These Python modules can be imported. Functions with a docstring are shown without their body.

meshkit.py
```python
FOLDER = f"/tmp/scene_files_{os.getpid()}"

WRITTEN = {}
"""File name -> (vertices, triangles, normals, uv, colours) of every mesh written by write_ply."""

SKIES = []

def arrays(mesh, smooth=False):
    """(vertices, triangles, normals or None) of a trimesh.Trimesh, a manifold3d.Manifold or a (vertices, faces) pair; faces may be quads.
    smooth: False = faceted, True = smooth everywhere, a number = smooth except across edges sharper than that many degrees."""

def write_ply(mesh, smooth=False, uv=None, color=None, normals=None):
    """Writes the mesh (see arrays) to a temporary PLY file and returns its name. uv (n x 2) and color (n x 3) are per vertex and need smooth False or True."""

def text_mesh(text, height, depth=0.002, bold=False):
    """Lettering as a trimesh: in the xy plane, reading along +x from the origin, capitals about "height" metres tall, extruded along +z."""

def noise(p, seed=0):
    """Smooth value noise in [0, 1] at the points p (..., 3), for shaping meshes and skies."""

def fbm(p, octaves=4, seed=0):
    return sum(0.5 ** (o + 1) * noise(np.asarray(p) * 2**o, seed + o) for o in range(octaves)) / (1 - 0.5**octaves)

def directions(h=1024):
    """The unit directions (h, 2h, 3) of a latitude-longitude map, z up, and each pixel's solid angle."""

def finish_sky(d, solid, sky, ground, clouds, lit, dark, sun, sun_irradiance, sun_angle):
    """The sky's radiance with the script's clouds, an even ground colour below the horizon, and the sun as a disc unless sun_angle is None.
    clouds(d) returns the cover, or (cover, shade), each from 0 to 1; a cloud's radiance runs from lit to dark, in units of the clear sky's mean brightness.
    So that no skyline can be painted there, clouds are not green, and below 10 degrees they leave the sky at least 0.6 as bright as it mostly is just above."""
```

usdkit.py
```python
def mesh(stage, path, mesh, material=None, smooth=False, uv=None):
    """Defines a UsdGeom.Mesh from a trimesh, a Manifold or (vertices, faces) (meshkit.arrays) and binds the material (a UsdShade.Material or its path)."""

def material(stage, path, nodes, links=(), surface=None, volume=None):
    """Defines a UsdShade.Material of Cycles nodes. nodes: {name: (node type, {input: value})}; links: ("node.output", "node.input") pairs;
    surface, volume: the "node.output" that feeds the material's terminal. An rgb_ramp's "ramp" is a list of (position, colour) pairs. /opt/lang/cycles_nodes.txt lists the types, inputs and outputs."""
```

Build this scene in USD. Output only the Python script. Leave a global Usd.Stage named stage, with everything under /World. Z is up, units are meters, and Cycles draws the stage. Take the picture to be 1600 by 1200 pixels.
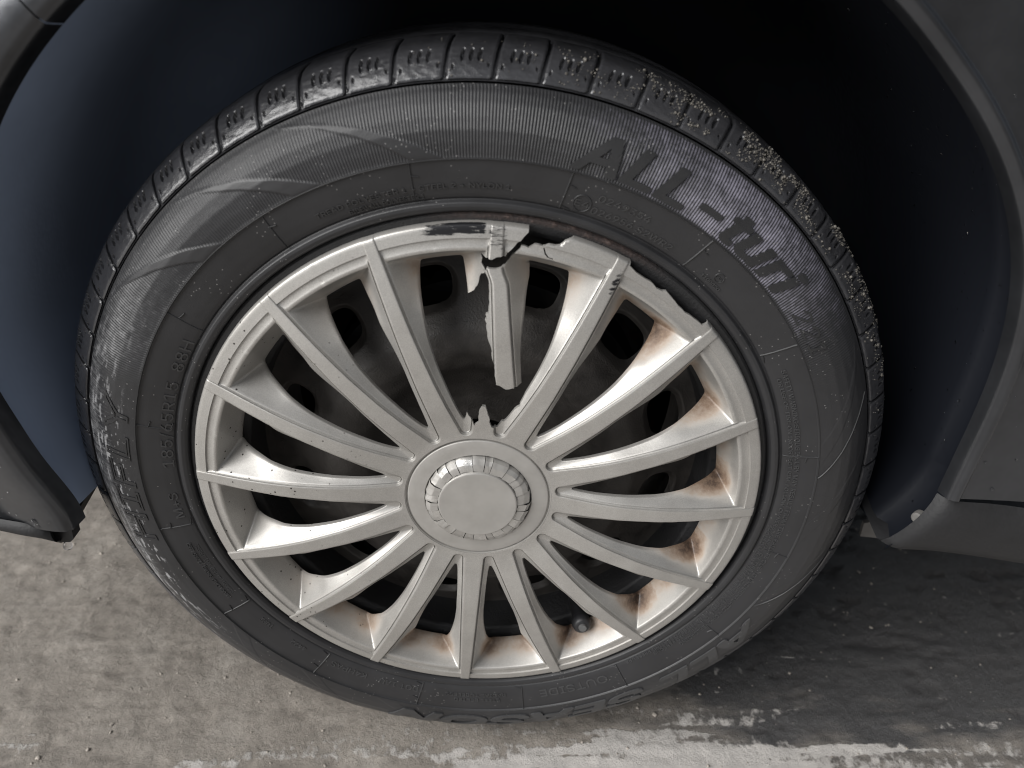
import math, random
import numpy as np, trimesh, manifold3d, usdkit, meshkit
from pxr import Usd, UsdGeom, UsdLux, UsdShade, Sdf, Gf, Vt
from meshkit import fbm, noise
from scipy.interpolate import PchipInterpolator

stage = Usd.Stage.CreateInMemory()
UsdGeom.SetStageUpAxis(stage, "Z")
UsdGeom.SetStageMetersPerUnit(stage, 1.0)
UsdGeom.Xform.Define(stage, '/World')
rng = np.random.default_rng(7)
random.seed(7)

# ------------------------------------------------------------------ camera
CAM = np.array([0.0272, -0.4347, 0.3488]); YAW, PITCH, FPX = -0.0076, 0.5354, 1214.54     # wheel centre is the origin
cam = UsdGeom.Camera.Define(stage, '/World/Camera')
cam.AddTranslateOp().Set(Gf.Vec3d(*CAM))
cam.AddRotateZOp().Set(math.degrees(-YAW))
cam.AddRotateXOp().Set(90 - math.degrees(PITCH))
cam.CreateHorizontalApertureAttr(36.0)
cam.CreateFocalLengthAttr(36.0 * FPX / 1600)
cam.CreateClippingRangeAttr((0.02, 1000.0))
cam.CreateFStopAttr(6.3)
cam.CreateFocusDistanceAttr(0.56)
EXPOSURE = 0.82
cam.CreateExposureAttr(EXPOSURE)

# ------------------------------------------------------------------ light: pale overcast, soft sun from the front left
SUN = np.array([-0.70, -0.42, 0.58]); SUN /= np.linalg.norm(SUN)
el, rot = math.asin(SUN[2]), math.atan2(SUN[0], SUN[1])
sky = UsdLux.DomeLight.Define(stage, '/World/sky')
skym = usdkit.material(stage, '/World/Looks/sky', {
    "s": ("sky_texture", {"sky_type": "single_scattering", "sun_disc": False, "sun_elevation": el, "sun_rotation": rot, "aerosol_density": 2.0}),
    "tc": ("texture_coordinate", {}),
    "n": ("noise_texture", {"scale": 2.2, "detail": 5.0, "roughness": 0.55}),
    "r": ("map_range", {"from_min": 0.2, "from_max": 0.7, "to_min": 0.72, "to_max": 0.95, "clamp": True}),
    "m": ("mix_color", {"b": (3.3, 3.5, 3.8), "use_clamp": False}),
    "b": ("background_shader", {"strength": 0.055}),
}, [("tc.generated", "n.vector"), ("n.fac", "r.value"), ("r.result", "m.fac"), ("s.color", "m.a"), ("m.result", "b.color")], surface="b.background")
UsdShade.MaterialBindingAPI.Apply(sky.GetPrim()).Bind(skym)
sun = UsdLux.DistantLight.Define(stage, '/World/sun')
sun.CreateNormalizeAttr(True); sun.CreateIntensityAttr(0.80); sun.CreateAngleAttr(48.0)
sun.CreateColorAttr(Gf.Vec3f(1.0, 0.99, 0.975))
sun.AddRotateZOp().Set(math.degrees(math.atan2(SUN[1], SUN[0])) + 90)
sun.AddRotateXOp().Set(math.degrees(math.acos(SUN[2])))

# ------------------------------------------------------------------ helpers
used = {}
def numbered(path):
    k = used.get(path, -1) + 1; used[path] = k
    return path if k == 0 else f"{path}_{k:03d}"

def data(p, **kw):
    for k, v in kw.items():
        if v: p.SetCustomDataByKey(k, v)

def thing(name, label, category, group=None):
    x = UsdGeom.Xform.Define(stage, numbered('/World/' + name)); data(x.GetPrim(), label=label, category=category, group=group)
    return str(x.GetPath())

def node(parent, name, label=None):
    x = UsdGeom.Xform.Define(stage, numbered(parent + '/' + name)); data(x.GetPrim(), label=label)
    return str(x.GetPath())

def put(parent, name, v, f, mat, smooth=40, normals=None, prim=None, **kw):
    path = numbered(parent + '/' + name)
    v = np.asarray(v, float); f = np.asarray(f, int)
    if normals is None and prim is None:
        m = usdkit.mesh(stage, path, (v, f), M[mat], smooth)
    else:
        if normals is None: v, f, normals = meshkit.arrays((v, f), True)
        m = usdkit.mesh(stage, path, (v, f), M[mat], False)
        m.CreateNormalsAttr(Vt.Vec3fArray.FromNumpy(np.asarray(normals, np.float32))); m.SetNormalsInterpolation("vertex")
        for k, a in (prim or {}).items():
            UsdGeom.PrimvarsAPI(m).CreatePrimvar(k, Sdf.ValueTypeNames.FloatArray, "vertex").Set(Vt.FloatArray.FromNumpy(np.asarray(a, np.float32)))
    data(m.GetPrim(), **kw)
    return str(m.GetPath())

def grid_faces(n, m, wrap_m=False, flip=False):
    i, j = np.meshgrid(np.arange(n - 1), np.arange(m if wrap_m else m - 1), indexing='ij')
    j2 = (j + 1) % m
    q = np.stack([i * m + j, (i + 1) * m + j, (i + 1) * m + j2, i * m + j2], -1).reshape(-1, 4)
    return q[:, ::-1] if flip else q

def tri(q): q = np.asarray(q); return np.vstack([q[:, [0, 1, 2]], q[:, [0, 2, 3]]])

def P3(r, a, d): return np.stack([r * np.cos(a), -np.asarray(d) + 0 * r, r * np.sin(a)], -1)        # wheel polar -> world

def revolve(prof, n=256, a0=0.0, a1=2 * math.pi, closed=True):
    prof = np.asarray(prof, float)
    a = np.linspace(a0, a1, n, endpoint=not closed)
    R, A = np.meshgrid(prof[:, 0], a, indexing='ij'); D = np.repeat(prof[:, 1:2], n, 1)
    return P3(R, A, D).reshape(-1, 3), tri(grid_faces(len(prof), n, closed))

def back(px, py, d):
    fw = np.array([math.sin(YAW) * math.cos(PITCH), math.cos(YAW) * math.cos(PITCH), -math.sin(PITCH)])
    r = np.cross(fw, [0, 0, 1]); r /= np.linalg.norm(r); u = np.cross(r, fw)
    v = fw + r * (px - 800) / FPX - u * (py - 600) / FPX
    return CAM + v * ((-d - CAM[1]) / v[1])

def sstep(a, b, x):
    t = np.clip((np.asarray(x, float) - a) / (b - a), 0, 1); return t * t * (3 - 2 * t)

def spline(pts, n):
    from scipy.interpolate import CubicSpline
    pts = np.asarray(pts, float); s = np.r_[0, np.cumsum(np.linalg.norm(np.diff(pts, axis=0), axis=1))]
    return CubicSpline(s, pts)(np.linspace(0, s[-1], n))

# ------------------------------------------------------------------ materials
M = {}
def mat(name, nodes, links, surface="p.BSDF"): M[name] = usdkit.material(stage, '/World/Looks/' + name, nodes, links, surface)

def plain(name, color, rough=0.5, vary=0.25, scale=60.0, bump=0.15, dist=0.0006, metallic=0.0, spec=0.5, bscale=None, **kw):
    c = np.array(color)
    mat(name, {
        "g": ("geometry", {}), "n": ("noise_texture", {"scale": scale, "detail": 6.0, "roughness": 0.62}),
        "r": ("rgb_ramp", {"ramp": [(0.3, c * (1 - vary)), (0.7, c * (1 + vary))]}),
        "n2": ("noise_texture", {"scale": bscale or scale * 14, "detail": 4.0}),
        "rr": ("map_range", {"from_min": 0.3, "from_max": 0.7, "to_min": rough * 0.82, "to_max": min(1, rough * 1.18), "clamp": True}),
        "b": ("bump", {"strength": bump, "distance": dist}),
        "p": ("principled_bsdf", {"metallic": metallic, "specular_ior_level": spec, **kw})},
        [("g.position", "n.vector"), ("n.fac", "r.fac"), ("r.color", "p.base_color"), ("g.position", "n2.vector"), ("n2.fac", "b.height"), ("b.normal", "p.normal"), ("n.fac", "rr.value"), ("rr.result", "p.roughness")])

# silver lacquered plastic with brown brake dust (stain), grime specks and a black scuff at the top edge
mat("silver", {
    "g": ("geometry", {}), "x": ("separate_xyz", {}),
    "n": ("noise_texture", {"scale": 35.0, "detail": 7.0, "roughness": 0.65}), "nf": ("noise_texture", {"scale": 900.0, "detail": 2.0}),
    "base": ("rgb_ramp", {"ramp": [(0.3, (0.355, 0.342, 0.322)), (0.7, (0.420, 0.408, 0.386))]}),
    "st": ("attribute", {"attribute": "stain"}), "sn": ("noise_texture", {"scale": 190.0, "detail": 7.0, "roughness": 0.8}),
    "sm": ("math", {"math_type": "multiply_add", "value2": 2.2, "value3": -0.15}), "sf": ("math", {"math_type": "multiply", "use_clamp": True}),
    "sr": ("rgb_ramp", {"ramp": [(0.0, (0.41, 0.38, 0.345)), (0.2, (0.37, 0.305, 0.25)), (0.42, (0.24, 0.170, 0.122)), (0.75, (0.095, 0.062, 0.045)), (1.0, (0.025, 0.017, 0.013))]}),
    "sfac": ("map_range", {"from_min": 0.0, "from_max": 0.2, "clamp": True}), "m1": ("mix_color", {}), "fl": ("noise_texture", {"scale": 1500.0, "detail": 2.0}), "flr": ("rgb_ramp", {"ramp": [(0.3, (0.86, 0.86, 0.86)), (0.7, (1.1, 1.1, 1.1))]}), "flm": ("mix_color", {"blend_type": "multiply", "fac": 1.0, "use_clamp": False}),
    "v": ("voronoi_texture", {"scale": 190.0}), "vl": ("math", {"math_type": "less_than", "value2": 0.13}), "vn": ("noise_texture", {"scale": 22.0, "detail": 2.0}),
    "vg": ("math", {"math_type": "greater_than", "value2": 0.51}), "vm": ("math", {"math_type": "multiply"}), "xl": ("map_range", {"from_min": -0.05, "from_max": -0.13, "clamp": True}), "vm2": ("math", {"math_type": "multiply"}),
    "m2": ("mix_color", {"b": (0.03, 0.025, 0.022)}),
    "sc": ("attribute", {"attribute": "scuff"}), "mp": ("mapping", {"scale": (60.0, 60.0, 380.0), "rotation": (0.0, 0.45, 0.0)}), "scn": ("noise_texture", {"scale": 1.6, "detail": 5.0, "roughness": 0.7}),
    "sca": ("math", {"math_type": "add"}), "scg": ("map_range", {"from_min": 0.98, "from_max": 1.08, "clamp": True}), "m3": ("mix_color", {"b": (0.018, 0.018, 0.02)}),
    "b": ("bump", {"strength": 0.12, "distance": 0.0003}),
    "met": ("math", {"math_type": "subtract", "value1": 0.55, "use_clamp": True}),
    "p": ("principled_bsdf", {"metallic": 0.5, "roughness": 0.42, "specular_ior_level": 0.5})},
    [("g.position", "n.vector"), ("g.position", "nf.vector"), ("n.fac", "base.fac"), ("g.position", "sn.vector"), ("sn.fac", "sm.value1"), ("sm.value", "sf.value1"), ("st.fac", "sf.value2"),
     ("sf.value", "sr.fac"), ("sf.value", "sfac.value"), ("sfac.result", "m1.fac"), ("base.color", "flm.a"), ("g.position", "fl.vector"), ("fl.fac", "flr.fac"), ("flr.color", "flm.b"), ("flm.result", "m1.a"), ("sr.color", "m1.b"),
     ("g.position", "v.vector"), ("v.distance", "vl.value1"), ("g.position", "vn.vector"), ("vn.fac", "vg.value1"), ("vl.value", "vm.value1"), ("vg.value", "vm.value2"),
     ("g.position", "x.vector"), ("x.x", "xl.value"), ("vm.value", "vm2.value1"), ("xl.result", "vm2.value2"), ("vm2.value", "m2.fac"), ("m1.result", "m2.a"),
     ("g.position", "mp.vector"), ("mp.vector", "scn.vector"), ("scn.fac", "sca.value1"), ("sc.fac", "sca.value2"), ("sca.value", "scg.value"), ("scg.result", "m3.fac"), ("m2.result", "m3.a"), ("m3.result", "p.base_color"),
     ("nf.fac", "b.height"), ("b.normal", "p.normal"), ("sfac.result", "met.value2"), ("met.value", "p.metallic")])
plain("bare_silver", (0.52, 0.51, 0.49), 0.32, 0.15, 120, 0.25, 0.0006, metallic=0.75)
plain("cap_silver", (0.385, 0.373, 0.353), 0.45, 0.08, 60, 0.12, 0.0003, metallic=0.5, bscale=900)

def rubber(name, base, rough, dusty, spec=0.5):      # rubber with grey dust in patches, heavier on the left lower side; mauve rib highlights painted at right
    b = np.array(base)
    mat(name, {
        "g": ("geometry", {}), "n": ("noise_texture", {"scale": 18.0, "detail": 8.0, "roughness": 0.65}),
        "r": ("rgb_ramp", {"ramp": [(0.35, b * 0.85), (0.65, b * 1.2)]}),
        "du": ("attribute", {"attribute": "dust_and_glare"}), "dn": ("noise_texture", {"scale": 240.0, "detail": 6.0, "roughness": 0.75}),
        "da": ("math", {"math_type": "multiply"}), "dr": ("map_range", {"from_min": 0.18, "from_max": 0.55, "clamp": True}),
        "sx": ("separate_xyz", {}), "xr": ("map_range", {"from_min": -0.1, "from_max": 0.06, "clamp": True}), "dc": ("mix_color", {"a": (0.25, 0.25, 0.255), "b": (0.235, 0.225, 0.275)}), "m": ("mix_color", {}),
        "sp": ("voronoi_texture", {"scale": 330.0}), "sl": ("math", {"math_type": "less_than", "value2": 0.13}), "sn": ("noise_texture", {"scale": 30.0, "detail": 3.0}), "sg": ("math", {"math_type": "greater_than", "value2": 0.53}), "ss": ("math", {"math_type": "multiply"}),
        "ss2": ("math", {"math_type": "multiply", "value2": dusty}), "m2": ("mix_color", {"b": (0.35, 0.34, 0.33)}),
        "n2": ("noise_texture", {"scale": 1100.0, "detail": 3.0}), "b": ("bump", {"strength": 0.2, "distance": 0.0004}),
        "rr": ("map_range", {"from_min": 0.3, "from_max": 0.7, "to_min": rough - 0.06, "to_max": rough + 0.08, "clamp": True}),
        "p": ("principled_bsdf", {"specular_ior_level": spec})},
        [("g.position", "n.vector"), ("n.fac", "r.fac"), ("g.position", "dn.vector"), ("dn.fac", "da.value1"), ("du.fac", "da.value2"), ("da.value", "dr.value"), ("dr.result", "m.fac"), ("r.color", "m.a"), ("g.position", "sx.vector"), ("sx.x", "xr.value"), ("xr.result", "dc.fac"), ("dc.result", "m.b"),
         ("g.position", "sp.vector"), ("sp.distance", "sl.value1"), ("g.position", "sn.vector"), ("sn.fac", "sg.value1"), ("sl.value", "ss.value1"), ("sg.value", "ss.value2"), ("ss.value", "ss2.value1"), ("ss2.value", "m2.fac"), ("m.result", "m2.a"), ("m2.result", "p.base_color"),
         ("g.position", "n2.vector"), ("n2.fac", "b.height"), ("b.normal", "p.normal"), ("n.fac", "rr.value"), ("rr.result", "p.roughness")])
rubber("rubber", (0.018, 0.018, 0.0195), 0.46, 0.45)
rubber("small_letter_rubber", (0.034, 0.034, 0.035), 0.5, 0.3)
rubber("letter_rubber", (0.017, 0.017, 0.018), 0.5, 0.3)
plain("tread_rubber", (0.034, 0.034, 0.037), 0.27, 0.25, 60, 0.35, 0.0005, spec=0.8, bscale=1200)
plain("steel", (0.040, 0.036, 0.033), 0.55, 0.35, 80, 0.5, 0.0008, spec=0.5, bscale=700)
mat("rust", {
    "g": ("geometry", {}), "at": ("attribute", {"attribute": "rusty"}), "n": ("noise_texture", {"scale": 300.0, "detail": 6.0, "roughness": 0.7}),
    "r": ("rgb_ramp", {"ramp": [(0.3, (0.013, 0.010, 0.010)), (0.55, (0.040, 0.027, 0.024)), (0.74, (0.13, 0.092, 0.080))]}),
    "m": ("mix_color", {"a": (0.012, 0.012, 0.013)}), "b": ("bump", {"strength": 0.8, "distance": 0.001}), "p": ("principled_bsdf", {"roughness": 0.6})},
    [("g.position", "n.vector"), ("n.fac", "r.fac"), ("at.fac", "m.fac"), ("r.color", "m.b"), ("m.result", "p.base_color"), ("n.fac", "b.height"), ("b.normal", "p.normal")])
plain("brake_iron", (0.02, 0.018, 0.017), 0.6, 0.4, 60, 0.3)
plain("valve_rubber", (0.018, 0.018, 0.02), 0.45, 0.2, 80, 0.2)
plain("valve_plastic", (0.10, 0.10, 0.10), 0.5, 0.2, 80, 0.2)
mat("liner_plastic", {      # blue-black plastic; pale blue glare painted into the colour of its forward part
    "g": ("geometry", {}), "n": ("noise_texture", {"scale": 9.0, "detail": 6.0, "roughness": 0.6}), "du": ("attribute", {"attribute": "dust_and_glare"}), "nm": ("math", {"math_type": "multiply_add", "value2": 0.5, "value3": 0.75}), "f": ("math", {"math_type": "multiply", "use_clamp": True}),
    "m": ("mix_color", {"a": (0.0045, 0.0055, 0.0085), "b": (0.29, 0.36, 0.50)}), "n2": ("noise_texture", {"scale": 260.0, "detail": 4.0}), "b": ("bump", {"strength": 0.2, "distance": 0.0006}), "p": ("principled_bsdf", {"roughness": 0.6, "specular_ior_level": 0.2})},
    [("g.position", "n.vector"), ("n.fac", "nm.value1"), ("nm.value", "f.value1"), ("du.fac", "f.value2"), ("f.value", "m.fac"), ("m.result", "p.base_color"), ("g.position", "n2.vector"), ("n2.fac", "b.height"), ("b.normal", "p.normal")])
plain("body_paint", (0.046, 0.048, 0.053), 0.28, 0.30, 11, 0.10, 0.0006, metallic=0.75, coat_weight=0.4, coat_roughness=0.15)
plain("added_wall_concrete", (0.10, 0.095, 0.09), 0.8, 0.3, 4, 0.4, 0.01)
plain("sill_plastic", (0.013, 0.013, 0.014), 0.62, 0.25, 22, 0.3, 0.0012, spec=0.35)
plain("trim_plastic", (0.016, 0.017, 0.02), 0.5, 0.2, 30, 0.2)
plain("bracket_plastic", (0.10, 0.095, 0.09), 0.7, 0.2, 60, 0.3)
plain("sand", (0.13, 0.12, 0.105), 0.45, 0.5, 300, 0.2)
plain("pebble_stone", (0.30, 0.27, 0.235), 0.7, 0.4, 120, 0.4, 0.001)
mat("water", {"p": ("principled_bsdf", {"base_color": (0.97, 0.98, 1.0), "roughness": 0.03, "ior": 1.33, "transmission_weight": 1.0})}, [])
mat("ground", {
    "g": ("geometry", {}), "w": ("attribute", {"attribute": "wet"}), "c": ("attribute", {"attribute": "crust"}),
    "n": ("noise_texture", {"scale": 14.0, "detail": 9.0, "roughness": 0.68}), "r": ("rgb_ramp", {"ramp": [(0.28, (0.170, 0.149, 0.128)), (0.5, (0.258, 0.230, 0.201)), (0.72, (0.325, 0.295, 0.263))]}),
    "nf": ("noise_texture", {"scale": 150.0, "detail": 10.0, "roughness": 0.82}), "rf": ("rgb_ramp", {"ramp": [(0.30, (0.40, 0.39, 0.38)), (0.42, (0.85, 0.85, 0.84)), (0.58, (1.06, 1.06, 1.05)), (0.74, (1.45, 1.43, 1.40))]}),
    "mf": ("mix_color", {"blend_type": "multiply", "fac": 1.0, "use_clamp": False}),
    "wm": ("mix_color", {"b": (0.050, 0.048, 0.048)}), "cm": ("mix_color", {"b": (0.44, 0.415, 0.39)}),
    "mp": ("mapping", {"scale": (9.0, 34.0, 20.0), "rotation": (0.0, 0.0, 0.12)}), "wn": ("noise_texture", {"scale": 1.6, "detail": 7.0, "roughness": 0.62}), "wa": ("math", {"math_type": "add"}), "wr": ("map_range", {"from_min": 0.78, "from_max": 1.22, "clamp": True}),
    "cp": ("mapping", {"scale": (42.0, 32.0, 20.0)}), "cn": ("noise_texture", {"scale": 2.4, "detail": 8.0, "roughness": 0.72}), "ca": ("math", {"math_type": "add"}), "cr": ("map_range", {"from_min": 1.0, "from_max": 1.12, "clamp": True}),
    "ro": ("map_range", {"from_min": 0.0, "from_max": 1.0, "to_min": 0.62, "to_max": 0.34, "clamp": True}),
    "ha": ("math", {"math_type": "multiply_add", "value2": 0.9}), "cq": ("math", {"math_type": "multiply", "value2": 0.25}),
    "b": ("bump", {"strength": 1.0, "distance": 0.0035}),
    "p": ("principled_bsdf", {"specular_ior_level": 0.5})},
    [("g.position", "n.vector"), ("n.fac", "r.fac"), ("g.position", "nf.vector"), ("nf.fac", "rf.fac"), ("r.color", "mf.a"), ("rf.color", "mf.b"),
     ("g.position", "mp.vector"), ("mp.vector", "wn.vector"), ("wn.fac", "wa.value1"), ("w.fac", "wa.value2"), ("wa.value", "wr.value"), ("wr.result", "wm.fac"), ("mf.result", "wm.a"),
     ("g.position", "cp.vector"), ("cp.vector", "cn.vector"), ("cn.fac", "ca.value1"), ("c.fac", "ca.value2"), ("ca.value", "cr.value"), ("cr.result", "cm.fac"), ("wm.result", "cm.a"), ("cm.result", "p.base_color"),
     ("wr.result", "ro.value"), ("ro.result", "p.roughness"), ("nf.fac", "ha.value1"), ("cr.result", "cq.value1"), ("cq.value", "ha.value3"), ("ha.value", "b.height"), ("b.normal", "p.normal")])

# ------------------------------------------------------------------ ground
GZ = -0.290
def axis(lo, hi, step, far):
    c = list(np.arange(lo, hi + step / 2, step)); a, s = [], step
    x = lo
    while x > -far: s *= 1.25; x -= s; a.append(x)
    b, s, x = [], step, hi
    while x < far: s *= 1.25; x += s; b.append(x)
    return np.array(a[::-1] + c + b)
gx, gy = axis(-0.75, 0.65, 0.0032, 60), axis(-0.07, 0.62, 0.0032, 60)
X, Y = np.meshgrid(gx, gy, indexing='ij')
near = (1 - sstep(0.8, 1.6, np.hypot(X, Y)))
pp = np.stack([X, Y, 0 * X], -1)
H = (fbm(pp * 9, 5, 3) - 0.5) * 0.0045 + (fbm(pp * np.array([55, 70, 1]), 4, 9) - 0.5) * 0.0022 + (fbm(pp * 160, 3, 19) - 0.5) * 0.0013
rough_n = fbm(pp * np.array([38, 50, 1]), 4, 21)
H -= 0.0014 * sstep(0.60, 0.72, rough_n)                                   # small pits
H += 0.0010 * sstep(0.60, 0.66, fbm(pp * np.array([14, 60, 1]), 4, 33))    # broken crust along streaks
foot = np.exp(-((X / 0.11) ** 2 + ((Y - 0.095) / 0.11) ** 2))
Z = GZ + H * near * (1 - foot) - 0.0015 * foot
wet = -0.08 + 0.34 * sstep(0.05, 0.26, X + 0.5 * Y) * sstep(-0.05, 0.03, Y) + 0.10 * (fbm(pp * np.array([6, 22, 1]), 4, 51) - 0.5) * 4 * sstep(-0.6, -0.2, X) + 0.62 * sstep(-0.02, 0.10, X) * sstep(0.035, 0.11, Y + 0.12 * (fbm(pp * 7, 3, 5) - 0.5)) + 0.40 * sstep(0.02, 0.30, X) * (1 - 0.3 * sstep(0.3, 0.6, X)) + 0.08
wet += 0.30 * np.exp(-((X - 0.03) / 0.12) ** 2 - ((Y - 0.05) / 0.05) ** 2)
crust = 0.40 * (1 - sstep(-0.02, 0.030, Y - 0.012 * np.sin(X * 9))) * (0.50 + 0.50 * sstep(-0.12, 0.06, X)) + 0.30 * sstep(0.56, 0.66, fbm(np.stack([X * 9, Y * 75, 0 * X], -1), 4, 41)) * sstep(-0.05, 0.10, X) * (1 - sstep(0.05, 0.16, Y)) + 0.22 * sstep(0.60, 0.68, fbm(np.stack([X * 12 + 5, Y * 60, 0 * X], -1), 4, 43)) + 0.20 + 0.16 * np.exp(-((X + 0.27) / 0.05) ** 2 - ((Y - 0.13) / 0.035) ** 2) - 0.12 * sstep(-0.1, 0.1, -X - 0.15) * sstep(0.0, 0.1, Y)
put('/World', 'ground', np.stack([X, Y, Z], -1).reshape(-1, 3), tri(grid_faces(len(gx), len(gy))), 'ground', prim={"wet": np.clip(wet, 0, 1).ravel(), "crust": crust.ravel()}, kind='structure')

def ground_z(x, y): 
    i = np.clip(np.searchsorted(gx, x), 0, len(gx) - 1); j = np.clip(np.searchsorted(gy, y), 0, len(gy) - 1); return Z[i, j]

# added wall, unseen at front right, only there to keep sky off the right side
gw = thing('added_sky_blocker', 'added unseen wall at front right, placed to block sky light', 'wall')
b = trimesh.creation.box((0.22, 4.2, 2.9)); b.apply_translation((1.06, -2.75, GZ + 1.45)); put(gw, 'blocker_panel', b.vertices, b.faces, 'added_wall_concrete', False)
b = trimesh.creation.box((0.28, 4.26, 0.08)); b.apply_translation((1.06, -2.75, GZ + 2.94)); put(gw, 'blocker_coping', b.vertices, b.faces, 'added_wall_concrete', False)

# ------------------------------------------------------------------ car: panels round the arch, lip, sill, liner
car = thing('car', 'dark grey wet car body around the wheel arch', 'car')
D0 = 0.020; NARCH = 720
ARCH = spline([(0.3195, 0.013), (0.3235, 0.056), (0.3262, 0.095), (0.3240, 0.143), (0.3100, 0.195), (0.2880, 0.235), (0.2625, 0.267), (0.2375, 0.292), (0.2090, 0.317), (0.150, 0.352), (0.08, 0.377), (0.0, 0.386),
               (-0.08, 0.376), (-0.140, 0.350), (-0.192, 0.317), (-0.235, 0.279), (-0.275, 0.225), (-0.303, 0.160), (-0.313, 0.110), (-0.3070, 0.066), (-0.2985, 0.032), (-0.2880, 0.002), (-0.2850, -0.018)], NARCH)
tang = np.gradient(ARCH, axis=0); tang /= np.linalg.norm(tang, axis=1)[:, None]
NRM = np.stack([tang[:, 1], -tang[:, 0]], -1)                                # pointing away from the opening
side = sstep(-0.12, 0.12, -ARCH[:, 0])                                     # 1 on the left (front of the car)

def panel_d(w, left, z):      # depth of the skin at a distance w from the arch edge
    return D0 + 0.0018 * sstep(0, 0.004, w) - 0.0030 * sstep(0.0060, 0.0088, w) * (1 - left) + 0.030 * sstep(0.0, 0.3, w) * (1 - left) - left * 1.1 * np.clip(w - 0.008, 0, 1) ** 1.45 - 0.16 * np.clip(z - 0.30, 0, 2) ** 1.5

def skin(i0, i1, name, matname, gap0=0.0, label=None):
    W = np.r_[-0.010, -0.0085, -0.006, -0.0035, -0.0015, 0.0, 0.0008, 0.0016, 0.0028, 0.0042, 0.0056, 0.0066, 0.0074, 0.0082, 0.0092, 0.012, 0.020, 0.04, 0.055, 0.075, 0.10, 0.14, 0.19, 0.26, 0.36, 0.48]
    A, N, L = ARCH[i0:i1].copy(), NRM[i0:i1], side[i0:i1]
    if gap0: A[0] += (ARCH[i0 - 1] - A[0]) * gap0
    rows = []
    for w in W:
        flat = np.clip((w - 0.03) / 0.25, 0, 1)
        n = N.copy(); lowend = np.exp(-((A[:, 1] - 0.0) / 0.05) ** 2)[:, None]                # near the lower ends the skin runs level
        n = n * (1 - lowend * 0.9) + np.stack([np.sign(A[:, 0]), 0 * A[:, 0]], -1) * lowend * 0.9
        q = A + n * (w * (0.3 if w < 0 else 1.0))
        d = panel_d(max(w, 0), L, q[:, 1]) - np.where(w < 0, (np.abs(w) / 0.010) ** 1.7 * (0.010 + 0.004 * L), 0)
        rows.append(np.stack([q[:, 0], -d, q[:, 1]], -1))
    V = np.array(rows)
    V[..., 1] -= 0.0006 * (fbm(V.reshape(-1, 3) * 30, 3, 4).reshape(V.shape[:2]) - 0.5)
    return put(car, name, V.reshape(-1, 3), tri(grid_faces(len(W), len(A), flip=True)), matname, 50, label=label)
k_seam = int(np.argmin(np.abs(ARCH[:, 0] + 0.2050) + (ARCH[:, 1] < 0.2) * 9))   # joint between fender and bumper, upper left
skin(0, k_seam + 1 - 1, 'fender', 'body_paint')
skin(k_seam, NARCH, 'bumper', 'body_paint', 0.45)

def strip(curve_top, curve_bot, name, matname, n=9, bulge=0.006, label=None):
    t, b = np.asarray(curve_top, float), np.asarray(curve_bot, float)
    s = np.linspace(0, 1, n)[:, None, None]
    V = t[None] * (1 - s) + b[None] * s
    V[..., 1] -= bulge * np.sin(np.pi * np.clip(s[..., 0], 0, 1)) ** 0.7
    V[..., 1] -= 0.0012 * (fbm(V.reshape(-1, 3) * 40, 4, 6).reshape(V.shape[:2]) - 0.5)
    back_row = V[-1] + np.array([0, 0.10, 0.012]); mid = V[-1] + np.array([0, 0.006, -0.003])
    V = np.concatenate([V, mid[None], back_row[None]])
    return put(car, name, V.reshape(-1, 3), tri(grid_faces(len(V), V.shape[1])), matname, 50, label=label)
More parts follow.
